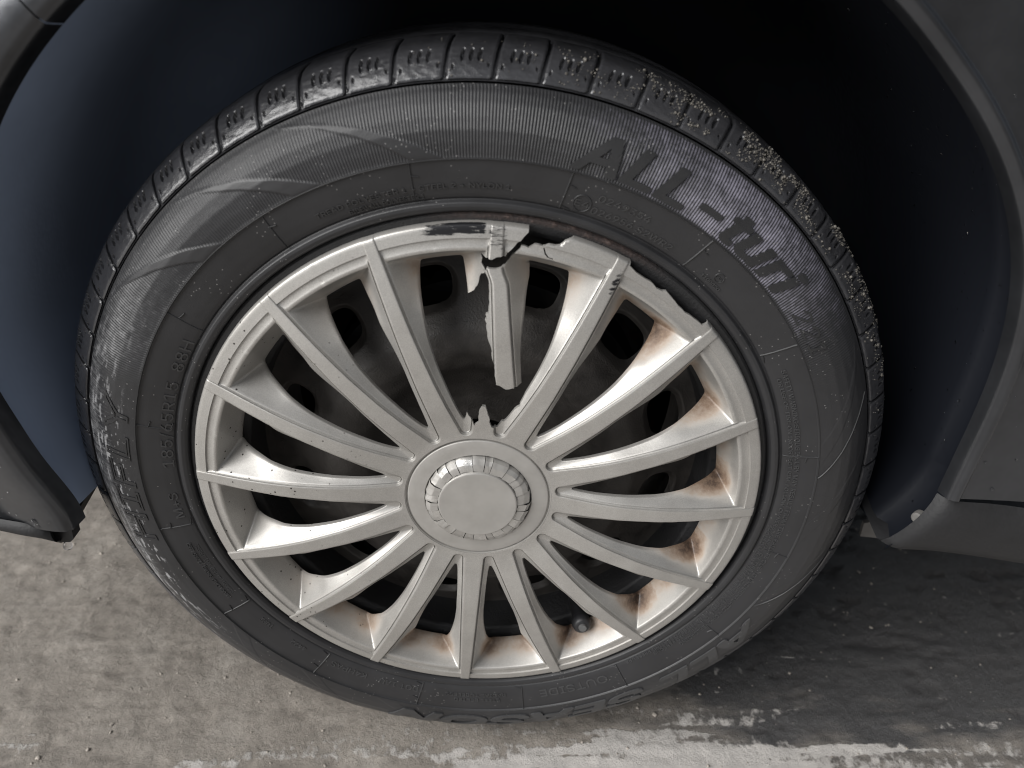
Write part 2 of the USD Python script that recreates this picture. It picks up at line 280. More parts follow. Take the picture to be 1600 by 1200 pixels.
# sill panel, lower right: its rounded front edge turns into the arch
sx = np.r_[0.0, 0.002, 0.005, 0.010, 0.018, 0.03, 0.045, 0.06, 0.09, 0.13, 0.2, 0.3, 0.45, 0.9]
edge_d = D0 - 0.002 - 0.010 * np.exp(-sx / 0.004) + 0.012 * sstep(0.02, 0.12, sx)
top = np.stack([0.3182 + sx, -edge_d, 0.0095 - 0.004 * sstep(0, 0.1, sx)], -1)
bot = np.stack([0.2960 + sx * 1.02, -edge_d + 0.010, -0.043 - 0.012 * sstep(0, 0.25, sx)], -1)
strip(top, bot, 'sill_panel', 'sill_plastic')
# lower lip under the bumper, left
def bl(px, d): return np.array([back(x, y, dd) for (x, y), dd in zip(px, d)])
def longer(c):          # carried on to the left, out of the picture
    e = c[-1] + (c[-1] - c[-2]) * np.linspace(0.5, 14, 8)[:, None] * np.array([1, 0.6, 0.15]); return np.vstack([c, e])
dd_ = [0.004, 0.014, 0.017, 0.016, 0.012]
topL = longer(bl([(84, 827), (78, 826), (60, 822), (30, 816), (0, 811)], dd_)); botL = longer(bl([(96, 848), (88, 847), (66, 842), (32, 836), (0, 829)], [x + 0.002 for x in dd_]))
strip(topL[::-1], botL[::-1], 'bumper_lip', 'sill_plastic', bulge=0.002)
q_ = [back(x, y, 0.010) for x, y in ((80, 826), (101, 806), (107, 806), (115, 842), (110, 847), (88, 847))]
m = trimesh.creation.extrude_polygon(trimesh.path.polygons.Polygon([(a[0], a[2]) for a in q_]), 0.010); v = m.vertices
put(car, 'lip_flap', np.stack([v[:, 0], -0.010 + v[:, 2], v[:, 1]], -1), m.faces, 'sill_plastic', False)

# liner inside the arch
rowsL = [(0.006, 0.006), (0.010, 0.000), (0.011, -0.004), (0.0095, -0.006), (0.008, -0.012), (0.004, -0.04), (0.001, -0.08), (0.0, -0.13), (0.0, -0.20), (-0.012, -0.25), (-0.04, -0.275), (-0.10, -0.284), (-0.22, -0.287)]
rowsR = [(0.006, 0.006), (0.014, -0.004), (0.016, -0.020), (0.010, -0.026), (0.008, -0.034), (0.006, -0.06), (0.004, -0.10), (0.002, -0.15), (0.0, -0.21), (-0.012, -0.25), (-0.04, -0.275), (-0.10, -0.284), (-0.22, -0.287)]
V = []
for (wl, dl), (wr, dr) in zip(rowsL, rowsR):
    w = wr + (wl - wr) * side; d = dr + (dl - dr) * side
    q = ARCH + NRM * w[:, None]
    V.append(np.stack([q[:, 0], -d, q[:, 1]], -1))
V = np.array(V); base = V[:, :1]; tail = np.concatenate([base + np.array([-0.030 * t ** 1.6, 0, -0.058 * t ** 0.9]) for t in (1.0, 0.85, 0.7, 0.55, 0.4, 0.25, 0.12)], axis=1); V = np.concatenate([tail, V], axis=1); LINER = V.copy()
put(car, 'wheel_arch_liner', V.reshape(-1, 3), tri(grid_faces(len(V), V.shape[1], flip=True)), 'liner_plastic', prim={'dust_and_glare': 1 - sstep(-0.30, -0.06, V.reshape(-1, 3)[:, 0])})  # mask for the painted glare, strongest on the left, fading to the right
put(car, 'inner_panel', np.array([(-0.6, 0.29, -0.06), (0.6, 0.29, -0.06), (0.6, 0.29, 0.6), (-0.6, 0.29, 0.6)]), tri(np.array([[0, 1, 2, 3]])), 'brake_iron', False)
# underbody floors left and right of the arch, hood above
for x0, x1, zf in ((-0.62, -0.33, -0.012), (0.34, 1.6, -0.045)):
    b = trimesh.creation.box((x1 - x0, 1.4, 0.02)); b.apply_translation(((x0 + x1) / 2, 0.80, zf)); put(car, 'underbody', b.vertices, b.faces, 'trim_plastic', False)
b = trimesh.creation.box((0.68, 1.1, 0.02)); b.apply_translation((0.0, 0.86, 0.02)); put(car, 'underbody', b.vertices, b.faces, 'trim_plastic', False)
hx = np.linspace(-0.75, 0.9, 12); hy = np.linspace(0.03, 1.5, 10); HX, HY = np.meshgrid(hx, hy, indexing='ij')
HZ = 0.60 + 0.10 * sstep(0, 0.6, HY) + 0.08 * HX
put(car, 'hood', np.stack([HX, HY, HZ], -1).reshape(-1, 3), tri(grid_faces(12, 10)), 'body_paint', 60)
# small grey bracket hanging behind the tyre, and a screw on the liner
q = [back(1344, 838, -0.10), back(1350, 818, -0.10), (back(1362, 815, -0.10)), back(1372, 824, -0.10), back(1383, 842, -0.10)]
poly = trimesh.path.polygons.Polygon([(a[0], a[2]) for a in q]); m = trimesh.creation.extrude_polygon(poly, 0.004); v = m.vertices
put(car, 'bracket', np.stack([v[:, 0], 0.10 + v[:, 2], v[:, 1]], -1), m.faces, 'bracket_plastic', False)

c_ = back(1434, 812, 0.0)
m = trimesh.creation.revolve([(0, 0.004), (0.003, 0.004), (0.0042, 0.003), (0.0046, 0.0), (0.0046, -0.003)], sections=18); T = trimesh.geometry.align_vectors([0, 0, 1], [-0.75, -0.6, 0.1]); m.apply_transform(T)
put(car, 'liner_screw', m.vertices + c_ + np.array([0.002, 0.003, 0]), m.faces, 'bracket_plastic', 40)
# ------------------------------------------------------------------ wheel
wheel = thing('wheel', 'car wheel with black tyre and cracked silver multi-spoke hubcap', 'wheel')
tyre = node(wheel, 'tyre'); hubcap = node(wheel, 'hubcap', 'cracked silver plastic hubcap with one snapped spoke'); rim = node(wheel, 'steel_rim')

# tyre casing -------------------------------------------------------
PROF = np.array([(0.1960, -0.0190), (0.2030, -0.0150), (0.2040, -0.0090), (0.2045, -0.0058), (0.2058, -0.0038), (0.2080, -0.0029), (0.2102, -0.0032), (0.2116, -0.0052), (0.2124, -0.0056), (0.2134, -0.0044), (0.2160, -0.0032), (0.2220, -0.0016),
                 (0.2290, -0.0004), (0.2352, 0.0003), (0.2360, 0.0004), (0.2366, 0.0014), (0.2374, 0.0014), (0.2400, 0.0013), (0.2450, 0.0010), (0.2520, 0.0000), (0.2590, -0.0026), (0.2650, -0.0062), (0.2700, -0.0104), (0.2738, -0.0146),
                 (0.2746, -0.0158), (0.2751, -0.0168), (0.2758, -0.0176), (0.2792, -0.0200), (0.2838, -0.0246), (0.2880, -0.0296), (0.2902, -0.0360), (0.2912, -0.0460), (0.2915, -0.0600), (0.2890, -0.0650), (0.2938, -0.0660), (0.2945, -0.0850), (0.2900, -0.0860), (0.2900, -0.0950)])
PROF = np.vstack([PROF, [(r, -0.19 - d) for r, d in PROF[::-1][1:]]])
SIDE_R, SIDE_D = PROF[:28, 0], PROF[:28, 1]
def sw_d(r): return np.interp(r, SIDE_R, SIDE_D)
def flat_foot(v):
    v = np.array(v); low = v[:, 2] < GZ + 0.001; v[low, 2] = GZ + 0.001 + 0.02 * (v[low, 2] - GZ - 0.001); return v
v1, f1 = revolve(PROF[24:], 360); put(tyre, 'tread_base', flat_foot(v1), f1, 'tread_rubber', 50)

NR = 880; NA = NR * 4
def smooth_curve(pts, rr):     # angle of a crescent's edge at radius rr
    pts = sorted(pts); return np.interp(rr, [q[0] for q in pts], [q[1] for q in pts])
def crescents(R, A):           # A in degrees 0..360 ; 1 where the smooth sickle shapes are
    out = np.zeros_like(R)
    for base in (0.0, 17.3, 34.6, 120.0, 137.0, 154.0, 171.0, 239.0, 256.0, 273.0):
        # sickle: tip (r .272, 114.3+base), foot (r .2366) from 97.2 to 92.8
        tt = 114.3 + base - A; tt = (tt + 180) % 360 - 180
        ok = (tt > 0) & (tt < 23)
        ro = np.interp(tt, [0, 5, 10.5, 16, 21.5], [0.2728, 0.2680, 0.2600, 0.2490, 0.2362]); ri = np.interp(tt, [0, 5, 10.5, 14, 17.0], [0.2728, 0.2662, 0.2545, 0.2455, 0.2362])
        out = np.maximum(out, ok * sstep(-0.0003, 0.0003, ro - R) * sstep(-0.0003, 0.0003, R - ri))
    return out
rr = np.r_[np.linspace(0.2372, 0.2400, 4), np.linspace(0.2410, 0.2736, 40)]
aa = np.arange(NA) / NA * 2 * np.pi
R, A = np.meshgrid(rr, aa, indexing='ij'); Adeg = np.degrees(A)
amp = (0.5 + 0.5 * np.cos(A * NR)) ** 0.8
window = sstep(20, 30, Adeg) * (1 - sstep(153, 160, Adeg)) + sstep(153, 160, Adeg) * (1 - sstep(170, 178, Adeg)) * sstep(0.262, 0.266, R)
edge = sstep(0.2374, 0.2384, R) * (1 - sstep(0.2722, 0.2732, R))
cre = crescents(R, Adeg)
fade = np.clip(window, 0, 1) * edge
Dm = sw_d(R) - 0.00055 * (1 - amp) * fade * (1 - cre) + 0.00025 * cre * edge
wob = 0.00016 * (fbm(np.stack([R * 300, A * 40, 0 * A], -1), 3, 2) - 0.5)
# white road dust and rub marks, mostly on the lower left
left = np.exp(-((((Adeg - 188 + 180) % 360) - 180) / 26) ** 2)
scr = fbm(np.stack([R * 700 + A * 20, A * 22 - R * 330, 0 * R], -1), 4, 8)
fine = fbm(np.stack([R * 60, A * 260, 0 * R], -1), 3, 12)
dust_and_glare = 0.55 * left * sstep(0.243, 0.262, R) * (0.5 + fine) + 1.1 * left * sstep(0.60, 0.68, scr) * sstep(0.240, 0.25, R) + 0.22 * np.exp(-((Adeg - 150) / 25) ** 2) * (0.4 + fine)
up = np.exp(-((Adeg - 52) / 20) ** 2)
dust_and_glare += (0.66 * up + 0.17 * fade) * (0.25 + amp) * (0.72 + 0.55 * fbm(np.stack([R * 150, A * 22, 0 * R], -1), 4, 15)) * (1 - cre) * fade  # rib dust plus painted highlight on the ridges, strongest at upper right
Vb = P3(R, A, Dm + wob)
put(tyre, 'ribbed_band', flat_foot(Vb.reshape(-1, 3)), tri(grid_faces(len(rr), NA, True)), 'rubber', prim={"dust_and_glare": np.clip(dust_and_glare, 0, 1.2).ravel()})
prof2 = PROF[:17]; fine_r = np.interp(np.linspace(0, 16, 65), np.arange(17), prof2[:, 0]); fine_d = np.interp(np.linspace(0, 16, 65), np.arange(17), prof2[:, 1])
v2, f2 = revolve(np.stack([fine_r, fine_d], -1), 720); a2 = np.tile(np.arange(720) / 2.0, 65)
d2 = 0.16 * np.exp(-((a2 - 190) / 40) ** 2) + 0.08
put(tyre, 'bead_wall', v2, f2, 'rubber', prim={"dust_and_glare": d2})

# shoulder blocks -----------------------------------------------------
BP = np.array([(0.2754, -0.0172), (0.2758, -0.0158), (0.2772, -0.0161), (0.2812, -0.0192), (0.2846, -0.0223), (0.2877, -0.0255), (0.2903, -0.0288), (0.2922, -0.0335), (0.2933, -0.0410), (0.2938, -0.0500), (0.2940, -0.0590), (0.2936, -0.0600), (0.2900, -0.0605)])
def make_block(a0, w, seed):
    t = np.r_[np.linspace(0, 4, 3), np.linspace(4.4, 10.6, 22), np.linspace(11, 12, 3)]
    pr = np.stack([np.interp(t, np.arange(13), BP[:, 0]), np.interp(t, np.arange(13), BP[:, 1])], -1)
    t = np.r_[0, 1, 1.5, 2, np.linspace(2.2, 6.6, 26), 7, 8, 9, 10, 11, 12]
    pr = np.stack([np.interp(t, np.arange(13), BP[:, 0]), np.interp(t, np.arange(13), BP[:, 1])], -1)
    u = np.r_[-0.002, 0.0, 0.012, np.linspace(0.04, 0.96, 46), 0.988, 1.0, 1.002]
    T, U = np.meshgrid(t, u, indexing='ij')
    Rr = np.repeat(pr[:, :1], len(u), 1); Dd = np.repeat(pr[:, 1:], len(u), 1)
    slant = 0.35 * (T - 4) / 8
    dep = np.zeros_like(T)
    for k in range(3):                         # three leaf shaped dents and two dots
        c, tc = 0.30 + 0.185 * k, 4.75
        lx, ly = (U - c - 0.020 * (T - tc)) / 0.043, (T - tc) / 0.95
        e = lx ** 2 + ly ** 2 + 0.5 * lx * ly
        dep = np.maximum(dep, 1.0 - sstep(0.65, 1.1, e))
    for c, tc in ((0.11, 3.1), (0.89, 3.3)):
        e = ((U - c) / 0.026) ** 2 + ((T - tc) / 0.24) ** 2; dep = np.maximum(dep, 0.7 * (1 - sstep(0.6, 1.1, e)))
    bev = sstep(0, 0.03, U) * (1 - sstep(0.97, 1, U))
    drop = 0.0019 * dep + 0.0006 * (1 - bev) + 0.00022 * (noise(np.stack([T * 3 + seed, U * 9, 0 * T], -1), seed) - 0.5)
    nr, nd = np.gradient(pr[:, 0]), np.gradient(pr[:, 1]); ln = np.hypot(nr, nd) + 1e-12
    outr, outd = (-nd / ln)[:, None], (nr / ln)[:, None]
    skirt = ((U < 0) | (U > 1)) * 0.004
    Rr = Rr - outr * (drop + skirt); Dd = Dd - outd * (drop + skirt)
    a = math.radians(a0) - np.radians(w) * np.clip(U, 0, 1) - np.radians(w) * slant * 0.5
    return P3(Rr, a, Dd).reshape(-1, 3), tri(grid_faces(len(t), len(u), flip=True))
ang = 98.15 + 0.25; k = 0
pitch = np.array([5.9, 5.6, 5.4, 5.6, 5.8, 5.5, 5.7, 5.5]); pitch = np.tile(pitch, 8); pitch *= 360 / pitch.sum()
for k in range(64):
    v, f = make_block(ang - 0.22, pitch[k] - 0.44, k); ang -= pitch[k]
    put(tyre, 'tread_block', flat_foot(v), f, 'tread_rubber', 45)

# lettering -------------------------------------------------------------
def text(word, h, r0, a0, a1=None, depth=0.0008, bold=False, slant=0.0, name='raised_text', mid=None, outline=None, wide=1.0, matname='letter_rubber', fat=0.0):
    """Raised letters along the tyre, clockwise, tops outwards: baseline radius r0, from angle a0 to a1 degrees."""
    if outline:
        t = outline_mesh(word, h, depth, outline, bold)
    else:
        t = outline_mesh(word, h, depth, -fat, bold) if fat else meshkit.text_mesh(word, h, depth, bold)
    t = t.subdivide_to_size(0.0025, max_iter=14) if h > 0.009 else t
    v = t.vertices.copy(); v[:, 0] += slant * v[:, 1]
    v[:, 0] -= v[:, 0].min(); w = v[:, 0].max(); rm = r0 + h * 0.5
    s = ((a0 - a1) * math.pi / 180 * rm / w) if a1 is not None else wide
    a = math.radians(a0) - v[:, 0] * s / rm; r = r0 + v[:, 1]
    put(tyre, name, P3(r, a, sw_d(r) + v[:, 2] - 0.00015), t.faces[:, ::-1], 'small_letter_rubber' if h < 0.009 else matname, 30, prim=None)

def outline_mesh(word, h, depth, th, bold):
    t = meshkit.text_mesh(word, h, depth, bold)
    fl = [p for p in trimesh.path.polygons.projected(t, normal=(0, 0, 1)).geoms] if hasattr(trimesh.path.polygons.projected(t, normal=(0, 0, 1)), 'geoms') else [trimesh.path.polygons.projected(t, normal=(0, 0, 1))]
    out = []
    for p in fl:
        q = p.buffer(0.0).difference(p.buffer(-th)) if th > 0 else p.buffer(-th)
        for g in getattr(q, 'geoms', [q]):
            if g.area > 1e-8: out.append(trimesh.creation.extrude_polygon(g, depth, engine='earcut'))
    return trimesh.util.concatenate(out)

text('ALL-turi', 0.0195, 0.2400, 76.6, 38.6, 0.0012, True, 0.30, 'raised_lettering', fat=0.0003)
text('221', 0.0105, 0.2412, 36.0, 28.0, 0.0008, False, 0.25, 'raised_lettering')
text('HIFLY', 0.0160, 0.2420, 190.5, 161.0, 0.0007, True, 0.12, 'raised_lettering', outline=0.0011)
text('ALL SEASON', 0.0155, 0.2440, -30.0, -109.0, 0.0014, True, 0.25, 'raised_lettering', fat=0.0004, matname='small_letter_rubber')
text('0249354', 0.0042, 0.2240, 71.0, 62.6, 0.0006, slant=0.1)
text('026956 S2WR2', 0.0042, 0.2158, 71.4, 57.2, 0.0006, slant=0.1)
text('E4', 0.0042, 0.2178, 74.2, 71.9, 0.0006)
text('TREAD POLYESTER 1 + STEEL 2 + NYLON 1', 0.0030, 0.2195, 114.0, 84.0, 0.0008)
text('SIDEWALL POLYESTER 1', 0.0030, 0.2143, 109.0, 97.0, 0.0008)
text('185/65R15  88H', 0.0072, 0.2140, 174.6, 146.5, 0.0008)
text('M+S', 0.0058, 0.2165, 186.5, 180.6, 0.0008)
text('1100020', 0.0022, 0.2155, 50.4, 46.2, 0.0008)
text('CCC', 0.0013, 0.2212, 48.7, 47.0, 0.0008)
text('SAFETY WARNING:SERIOUS INJURY MAY RESULT FROM TIRE FAILURE DUE TO UNDERINFLATION OR OVERLOADING', 0.0030, 0.2212, 27.0, -44.0, 0.0008)
text('OR USE OF TIRE ON INCORRECT RIM. FOLLOW OWNERS MANUAL OR TIRE PLACARD IN VEHICLE. ONLY TRAINED PERSONS', 0.0024, 0.2172, 25.5, -50.0, 0.0008)
text('SHOULD MOUNT TIRES. NEVER EXCEED THE RATED BEAD SEATING PRESSURE', 0.0024, 0.2140, -8.0, -56.5, 0.0008)
text('OUTSIDE', 0.0068, 0.2190, -62.2, -77.6, 0.0006)
text('STEEL BELTED', 0.0027, 0.2240, -86.5, -96.6, 0.0008)
text('RADIAL TUBELESS', 0.0027, 0.2190, -85.2, -98.6, 0.0008)
text('DOT 1AU', 0.0046, 0.2180, -104.8, -113.6, 0.0006)
text('K4HPAS', 0.0046, 0.2180, -116.6, -125.0, 0.0006)
text('4422', 0.0036, 0.2180, -131.5, -135.2, 0.0006)
text('TUBI', 0.0034, 0.2170, -140.5, -143.8, 0.0006)
text('MAX LOAD 560 kg (1235 LBS)', 0.0026, 0.2215, 174.0 + 22.5, 174.0 + 38.0 - 0.1, 0.0005) if False else None
text('MAX. LOAD 560 kg (1235 LBS) AT', 0.0026, 0.2225, -163.5, -147.0 - 3.2, 0.0005) if False else None
text('MAX LOAD 560kg (1235 LBS)', 0.0028, 0.2215, 208.0, 192.6, 0.0008)
text('300kPa (44 PSI) MAX. PRESS.', 0.0028, 0.2170, 207.6, 193.4, 0.0005)

def ridge(name, pts, w=0.0007, h=0.0006):            # thin raised moulding line through (r, angle deg) points
    pts = np.asarray(pts, float); n = len(pts); q = P3(pts[:, 0], np.radians(pts[:, 1]), sw_d(pts[:, 0]))
    t = np.gradient(q, axis=0); t /= np.linalg.norm(t, axis=1)[:, None]; s = np.cross(t, [0, -1, 0]); o = np.array([0, -1.0, 0])
    prof = [(-w, -0.0004), (-w * 0.5, h * 0.8), (0, h), (w * 0.5, h * 0.8), (w, -0.0004)]
    V = np.array([q + s * a + o * b for a, b in prof]); put(tyre, name, V.reshape(-1, 3), tri(grid_faces(5, n)), 'letter_rubber', True)
for k in range(16):
    a = 8.2 + 22.5 * k
    ridge('mould_line', [(x, a + (0.236 - x) * 18) for x in np.linspace(0.2135, 0.2362, 12)])
    a += rng.normal(0, 0.2)
    for x in (0.2150, 0.2290):
        if rng.random() < 0.8: ridge('mould_nib', [(x, a + 0.2), (x - 0.0008, a - 0.5), (x - 0.0012, a - 1.0)], 0.0005, 0.0008)
ridge('mould_line', [(0.23665, x) for x in np.linspace(0, 360, 361)], 0.0004, 0.0005)
ridge('emblem_ring', [(0.2199 + 0.0052 * math.sin(x), 73.05 + math.degrees(0.0052 * math.cos(x) / 0.22)) for x in np.linspace(0, 2 * np.pi, 33)], 0.0006, 0.0006)
ridge('emblem_ring', [(0.2220 + 0.0030 * math.sin(x), 47.9 + math.degrees(0.0030 * math.cos(x) / 0.22)) for x in np.linspace(0, 2 * np.pi, 25)], 0.0005, 0.0005)
for base in (0.0, 120.0 - 188.0 + 0.0):
    pass
ridge('swoosh_line', [(x, y) for x, y in zip(np.linspace(0.2372, 0.2715, 24), 4.0 + 13.0 * np.linspace(0, 1, 24) ** 1.25)], 0.0006, 0.0007)
ridge('swoosh_line', [(x, y) for x, y in zip(np.linspace(0.2372, 0.2705, 24), -27.0 + 12.5 * np.linspace(0, 1, 24) ** 1.25)], 0.0006, 0.0007)

# steel rim ---------------------------------------------------------------
SR = np.array([(0.030, -0.052), (0.050, -0.052), (0.060, -0.050), (0.074, -0.043), (0.088, -0.033), (0.100, -0.030), (0.112, -0.032), (0.124, -0.040), (0.136, -0.047), (0.150, -0.053), (0.160, -0.057), (0.166, -0.058)])
nr_, na_ = 96, 720
rr_ = np.linspace(0.03, 0.166, nr_); aa_ = np.arange(na_) / na_ * 2 * np.pi
from scipy.interpolate import PchipInterpolator
R_, A_ = np.meshgrid(rr_, aa_, indexing='ij'); Dr = PchipInterpolator(SR[:, 0], SR[:, 1])(R_)
hole = np.full(R_.shape, 9.0); hc = np.zeros(R_.shape)
for k in range(12):
    a = np.radians(14.0 + 30 * k); da = (A_ - a + np.pi) % (2 * np.pi) - np.pi
    h_ = (np.abs(R_ - 0.1405) / 0.0120) ** 3 + (np.abs(da) * 0.14 / 0.0170) ** 3; hc = np.where(h_ < hole, a, hc); hole = np.minimum(hole, h_)
lug = np.full(R_.shape, 9.0)
for k in range(5):
    a = np.radians(40 + 72 * k); lug = np.minimum(lug, np.hypot(R_ * np.cos(A_) - 0.052 * np.cos(a), R_ * np.sin(A_) - 0.052 * np.sin(a)))
Dr = Dr - 0.006 * (1 - sstep(0.8, 2.2, hole))
Fq = grid_faces(nr_, na_, True); keep = hole.ravel()[Fq].max(1) > 1.0
sc_ = np.where(hole < 1.0, np.maximum(hole, 1e-3) ** (-1 / 3), 1.0); da = (A_ - hc + np.pi) % (2 * np.pi) - np.pi
R_ = np.where(hole < 1, 0.1405 + (R_ - 0.1405) * sc_, R_); A_ = np.where(hole < 1, hc + da * sc_, A_)
Vr = P3(R_, A_, Dr).reshape(-1, 3)
put(rim, 'wheel_disc', Vr, tri(Fq[keep]), 'steel', True)
FL = [(0.166, -0.058), (0.1672, -0.040), (0.1685, -0.030), (0.176, -0.027), (0.1830, -0.026), (0.1870, -0.022), (0.1905, -0.012), (0.1945, -0.0085), (0.1985, -0.0072), (0.2020, -0.0070), (0.2038, -0.0085), (0.2042, -0.0120)]
fr = np.array(FL); fr = np.stack([np.interp(np.linspace(0, 11, 45), np.arange(12), fr[:, 0]), np.interp(np.linspace(0, 11, 45), np.arange(12), fr[:, 1])], -1)
v, f = revolve(fr, 480); v[:, 1] -= 0.0005 * (fbm(v * 400, 3, 4) - 0.5)
va_ = np.degrees(np.arctan2(v[:, 2], v[:, 0])); put(rim, 'rim_flange', v, f, 'rust', prim={'rusty': sstep(112, 92, va_) * sstep(22, 40, va_) if False else (1 - sstep(90, 100, va_)) * sstep(52, 66, va_) * sstep(0.1985, 0.2015, np.hypot(v[:, 0], v[:, 2]))})
v, f = revolve([(0.1672, -0.058), (0.1672, -0.17), (0.19, -0.18)], 240); put(rim, 'rim_barrel', v, f, 'steel', True)
v, f = revolve([(0.0, -0.085), (0.10, -0.085), (0.128, -0.088), (0.130, -0.10), (0.13, -0.13), (0.16, -0.14)], 160); put(wheel, 'brake_disc', v, f, 'brake_iron', 40)
vc = back(908, 972, -0.014); ddir = np.array([0.10, -1.0, 0.18]); ddir /= np.linalg.norm(ddir)
T = trimesh.geometry.align_vectors([0, 0, 1], ddir)
st_ = trimesh.creation.revolve([(0, -0.034), (0.0055, -0.034), (0.0062, -0.006), (0.0074, -0.003), (0.0080, 0.001), (0.0072, 0.0045), (0.0052, 0.0064), (0, 0.0068)], sections=28); st_.apply_transform(T)
valve = put(rim, 'valve', st_.vertices + vc, st_.faces, 'valve_rubber', 40)
cp_ = trimesh.creation.revolve([(0, 0.0066), (0.0034, 0.0066), (0.0030, 0.0085), (0, 0.0088)], sections=20); cp_.apply_transform(T)
put(rim, 'valve_cap', cp_.vertices + vc, cp_.faces, 'valve_plastic', 30)

# hubcap ------------------------------------------------------------------
OFF = -0.07939; S = math.pi / 16
DF = PchipInterpolator([0.0, 0.045, 0.055, 0.065, 0.085, 0.105, 0.125, 0.145, 0.165, 0.185, 0.198, 0.21], [0.0052, 0.0052, 0.0056, 0.0072, 0.0105, 0.0122, 0.0120, 0.0102, 0.0070, 0.0028, 0.0, -0.003])
a_half = lambda r: np.interp(r, [0.05, 0.060, 0.08, 0.11, 0.15, 0.19, 0.2], [0.0078, 0.0070, 0.0062, 0.0054, 0.0045, 0.0037, 0.0036])
def contour(extra, r_in, r_out, n_arc=12, n_side=56, n_out=16):
    ed = lambda r: S - np.arcsin((a_half(r) + extra) / r)
    rc = r_in + 0.004
    for _ in range(20): b = rc * math.sin(ed(rc)); rc = r_in + b
    al = np.linspace(math.pi, math.pi / 2 + 0.05, n_arc, endpoint=False)
    xi, yi = rc + b * np.cos(al), b * np.sin(al)
    rs = np.linspace(math.hypot(rc, b), r_out, n_side); fs = ed(rs)
    fo = np.linspace(fs[-1], 0, n_out + 1)[1:]
    return np.concatenate([np.stack([xi, yi], -1), np.stack([rs * np.cos(fs), rs * np.sin(fs)], -1), np.stack([r_out * np.cos(fo), r_out * np.sin(fo)], -1)]), rs
NARC, NSIDE, NOUT = 12, 56, 16
F0, rs0 = contour(0.0, 0.0545, 0.1905)
F0i, _ = contour(0.0004, 0.0549, 0.1901)
F1, _ = contour(0.0019, 0.0562, 0.1830)
# hole edge
wh = PchipInterpolator([0.066, 0.069, 0.075, 0.085, 0.10, 0.115, 0.13, 0.145, 0.155, 0.165, 0.1695], [0.0004, 0.0017, 0.0034, 0.0058, 0.0090, 0.0119, 0.0136, 0.0142, 0.0147, 0.0143, 0.0137])
hs_r = np.linspace(0.0668, 0.1695, NSIDE - 4)
hs = np.stack([hs_r, wh(hs_r)], -1)
al = np.linspace(0, math.pi / 2, 9)
corner = np.stack([0.1695 + 0.0022 * np.sin(al), 0.0137 - 0.0022 * (1 - np.cos(al))], -1)
tip = np.stack([np.full(NARC, 0.0664), np.linspace(0, 0.0005, NARC, endpoint=False)], -1)
outr_ = np.linspace(corner[-1, 1], 0, NOUT - 4 + 1)[1:]
outp = np.stack([np.sqrt(np.maximum(0.17209 ** 2 - outr_ ** 2, 0)), outr_], -1)
Hc = np.concatenate([tip, hs, corner[1:], outp])[:len(F0)]
assert len(Hc) == len(F0), (len(Hc), len(F0))
HD = PchipInterpolator([0.066, 0.075, 0.085, 0.10, 0.115, 0.13, 0.145, 0.155, 0.165, 0.1725], [0.0030, 0.0045, 0.0055, 0.0058, 0.0046, 0.0030, -0.0006, -0.0066, -0.0132, -0.0205])
VV, FF = [], []
def add_grid(rows):                     # rows: list of (n,3) arrays (x, y=tangential, d)
    V = np.array(rows); n0 = sum(len(v) for v in VV); VV.append(V.reshape(-1, 3)); FF.append(tri(grid_faces(V.shape[0], V.shape[1])) + n0)
rad = lambda c: np.hypot(c[:, 0], c[:, 1])
lev = lambda c, dd: np.column_stack([c, DF(rad(c)) + dd])
# spine: groove circle, then the spoke axis
nspA = NARC
RING = 0.0516
af = np.linspace(0, S, nspA + 1)[:-1]
sp1 = np.stack([RING * np.cos(af), RING * np.sin(af)], -1)
rsp = np.linspace(RING, 0.1905, NSIDE); sp2 = np.stack([rsp * math.cos(S), rsp * math.sin(S)], -1)
spine = np.concatenate([sp1, sp2]); F0s = F0[:NARC + NSIDE]
dist = np.linalg.norm(F0s - spine, axis=1)
rows = []
for u in (0, 0.25, 0.5, 0.75, None, 1):
    uu = (1 - 0.0005 / np.maximum(dist, 0.0012)) if u is None else np.full(len(dist), u)
    c = spine * (1 - uu[:, None]) + F0s * uu[:, None]; rows.append(lev(c, -0.0003 if u == 1 else 0.0))
add_grid(rows); strip_end = [q[-1] for q in rows]
add_grid([lev(F0s, -0.0003), lev(F0s, -0.0009), np.column_stack([F0i[:NARC + NSIDE], DF(rad(F0s)) - 0.0021])])
no = slice(NARC + NSIDE - 1, None)
add_grid([lev(F0[no], -0.0009), np.column_stack([F0i[no], DF(rad(F0[no])) - 0.0021])])
# ledge, then flank and pocket wall down to the hole
dF1 = DF(rad(F1)) - 0.0023; dF1[no] = DF(rad(F0[no]))*0 + float(DF(0.1905)) - 0.0021 + 0.0016
d_in = np.column_stack([F0i, DF(rad(F0)) - 0.0021])
rows = [d_in, np.column_stack([F0i * 0.5 + F1 * 0.5, d_in[:, 2] * 0.5 + dF1 * 0.5 - 0.0005]), np.column_stack([F0i * 0.3 + F1 * 0.7, d_in[:, 2] * 0.3 + dF1 * 0.7 + 0.0003]), np.column_stack([F1, dF1])]
dH = HD(rad(Hc))
for u in (0.06, 0.15, 0.27, 0.40, 0.55, 0.70, 0.85, 1.0):
    g = 1 - (1 - u) ** 1.12
    c = F1 * (1 - u) + Hc * u; rows.append(np.column_stack([c, dF1 * (1 - g) + dH * g]))
add_grid(rows)
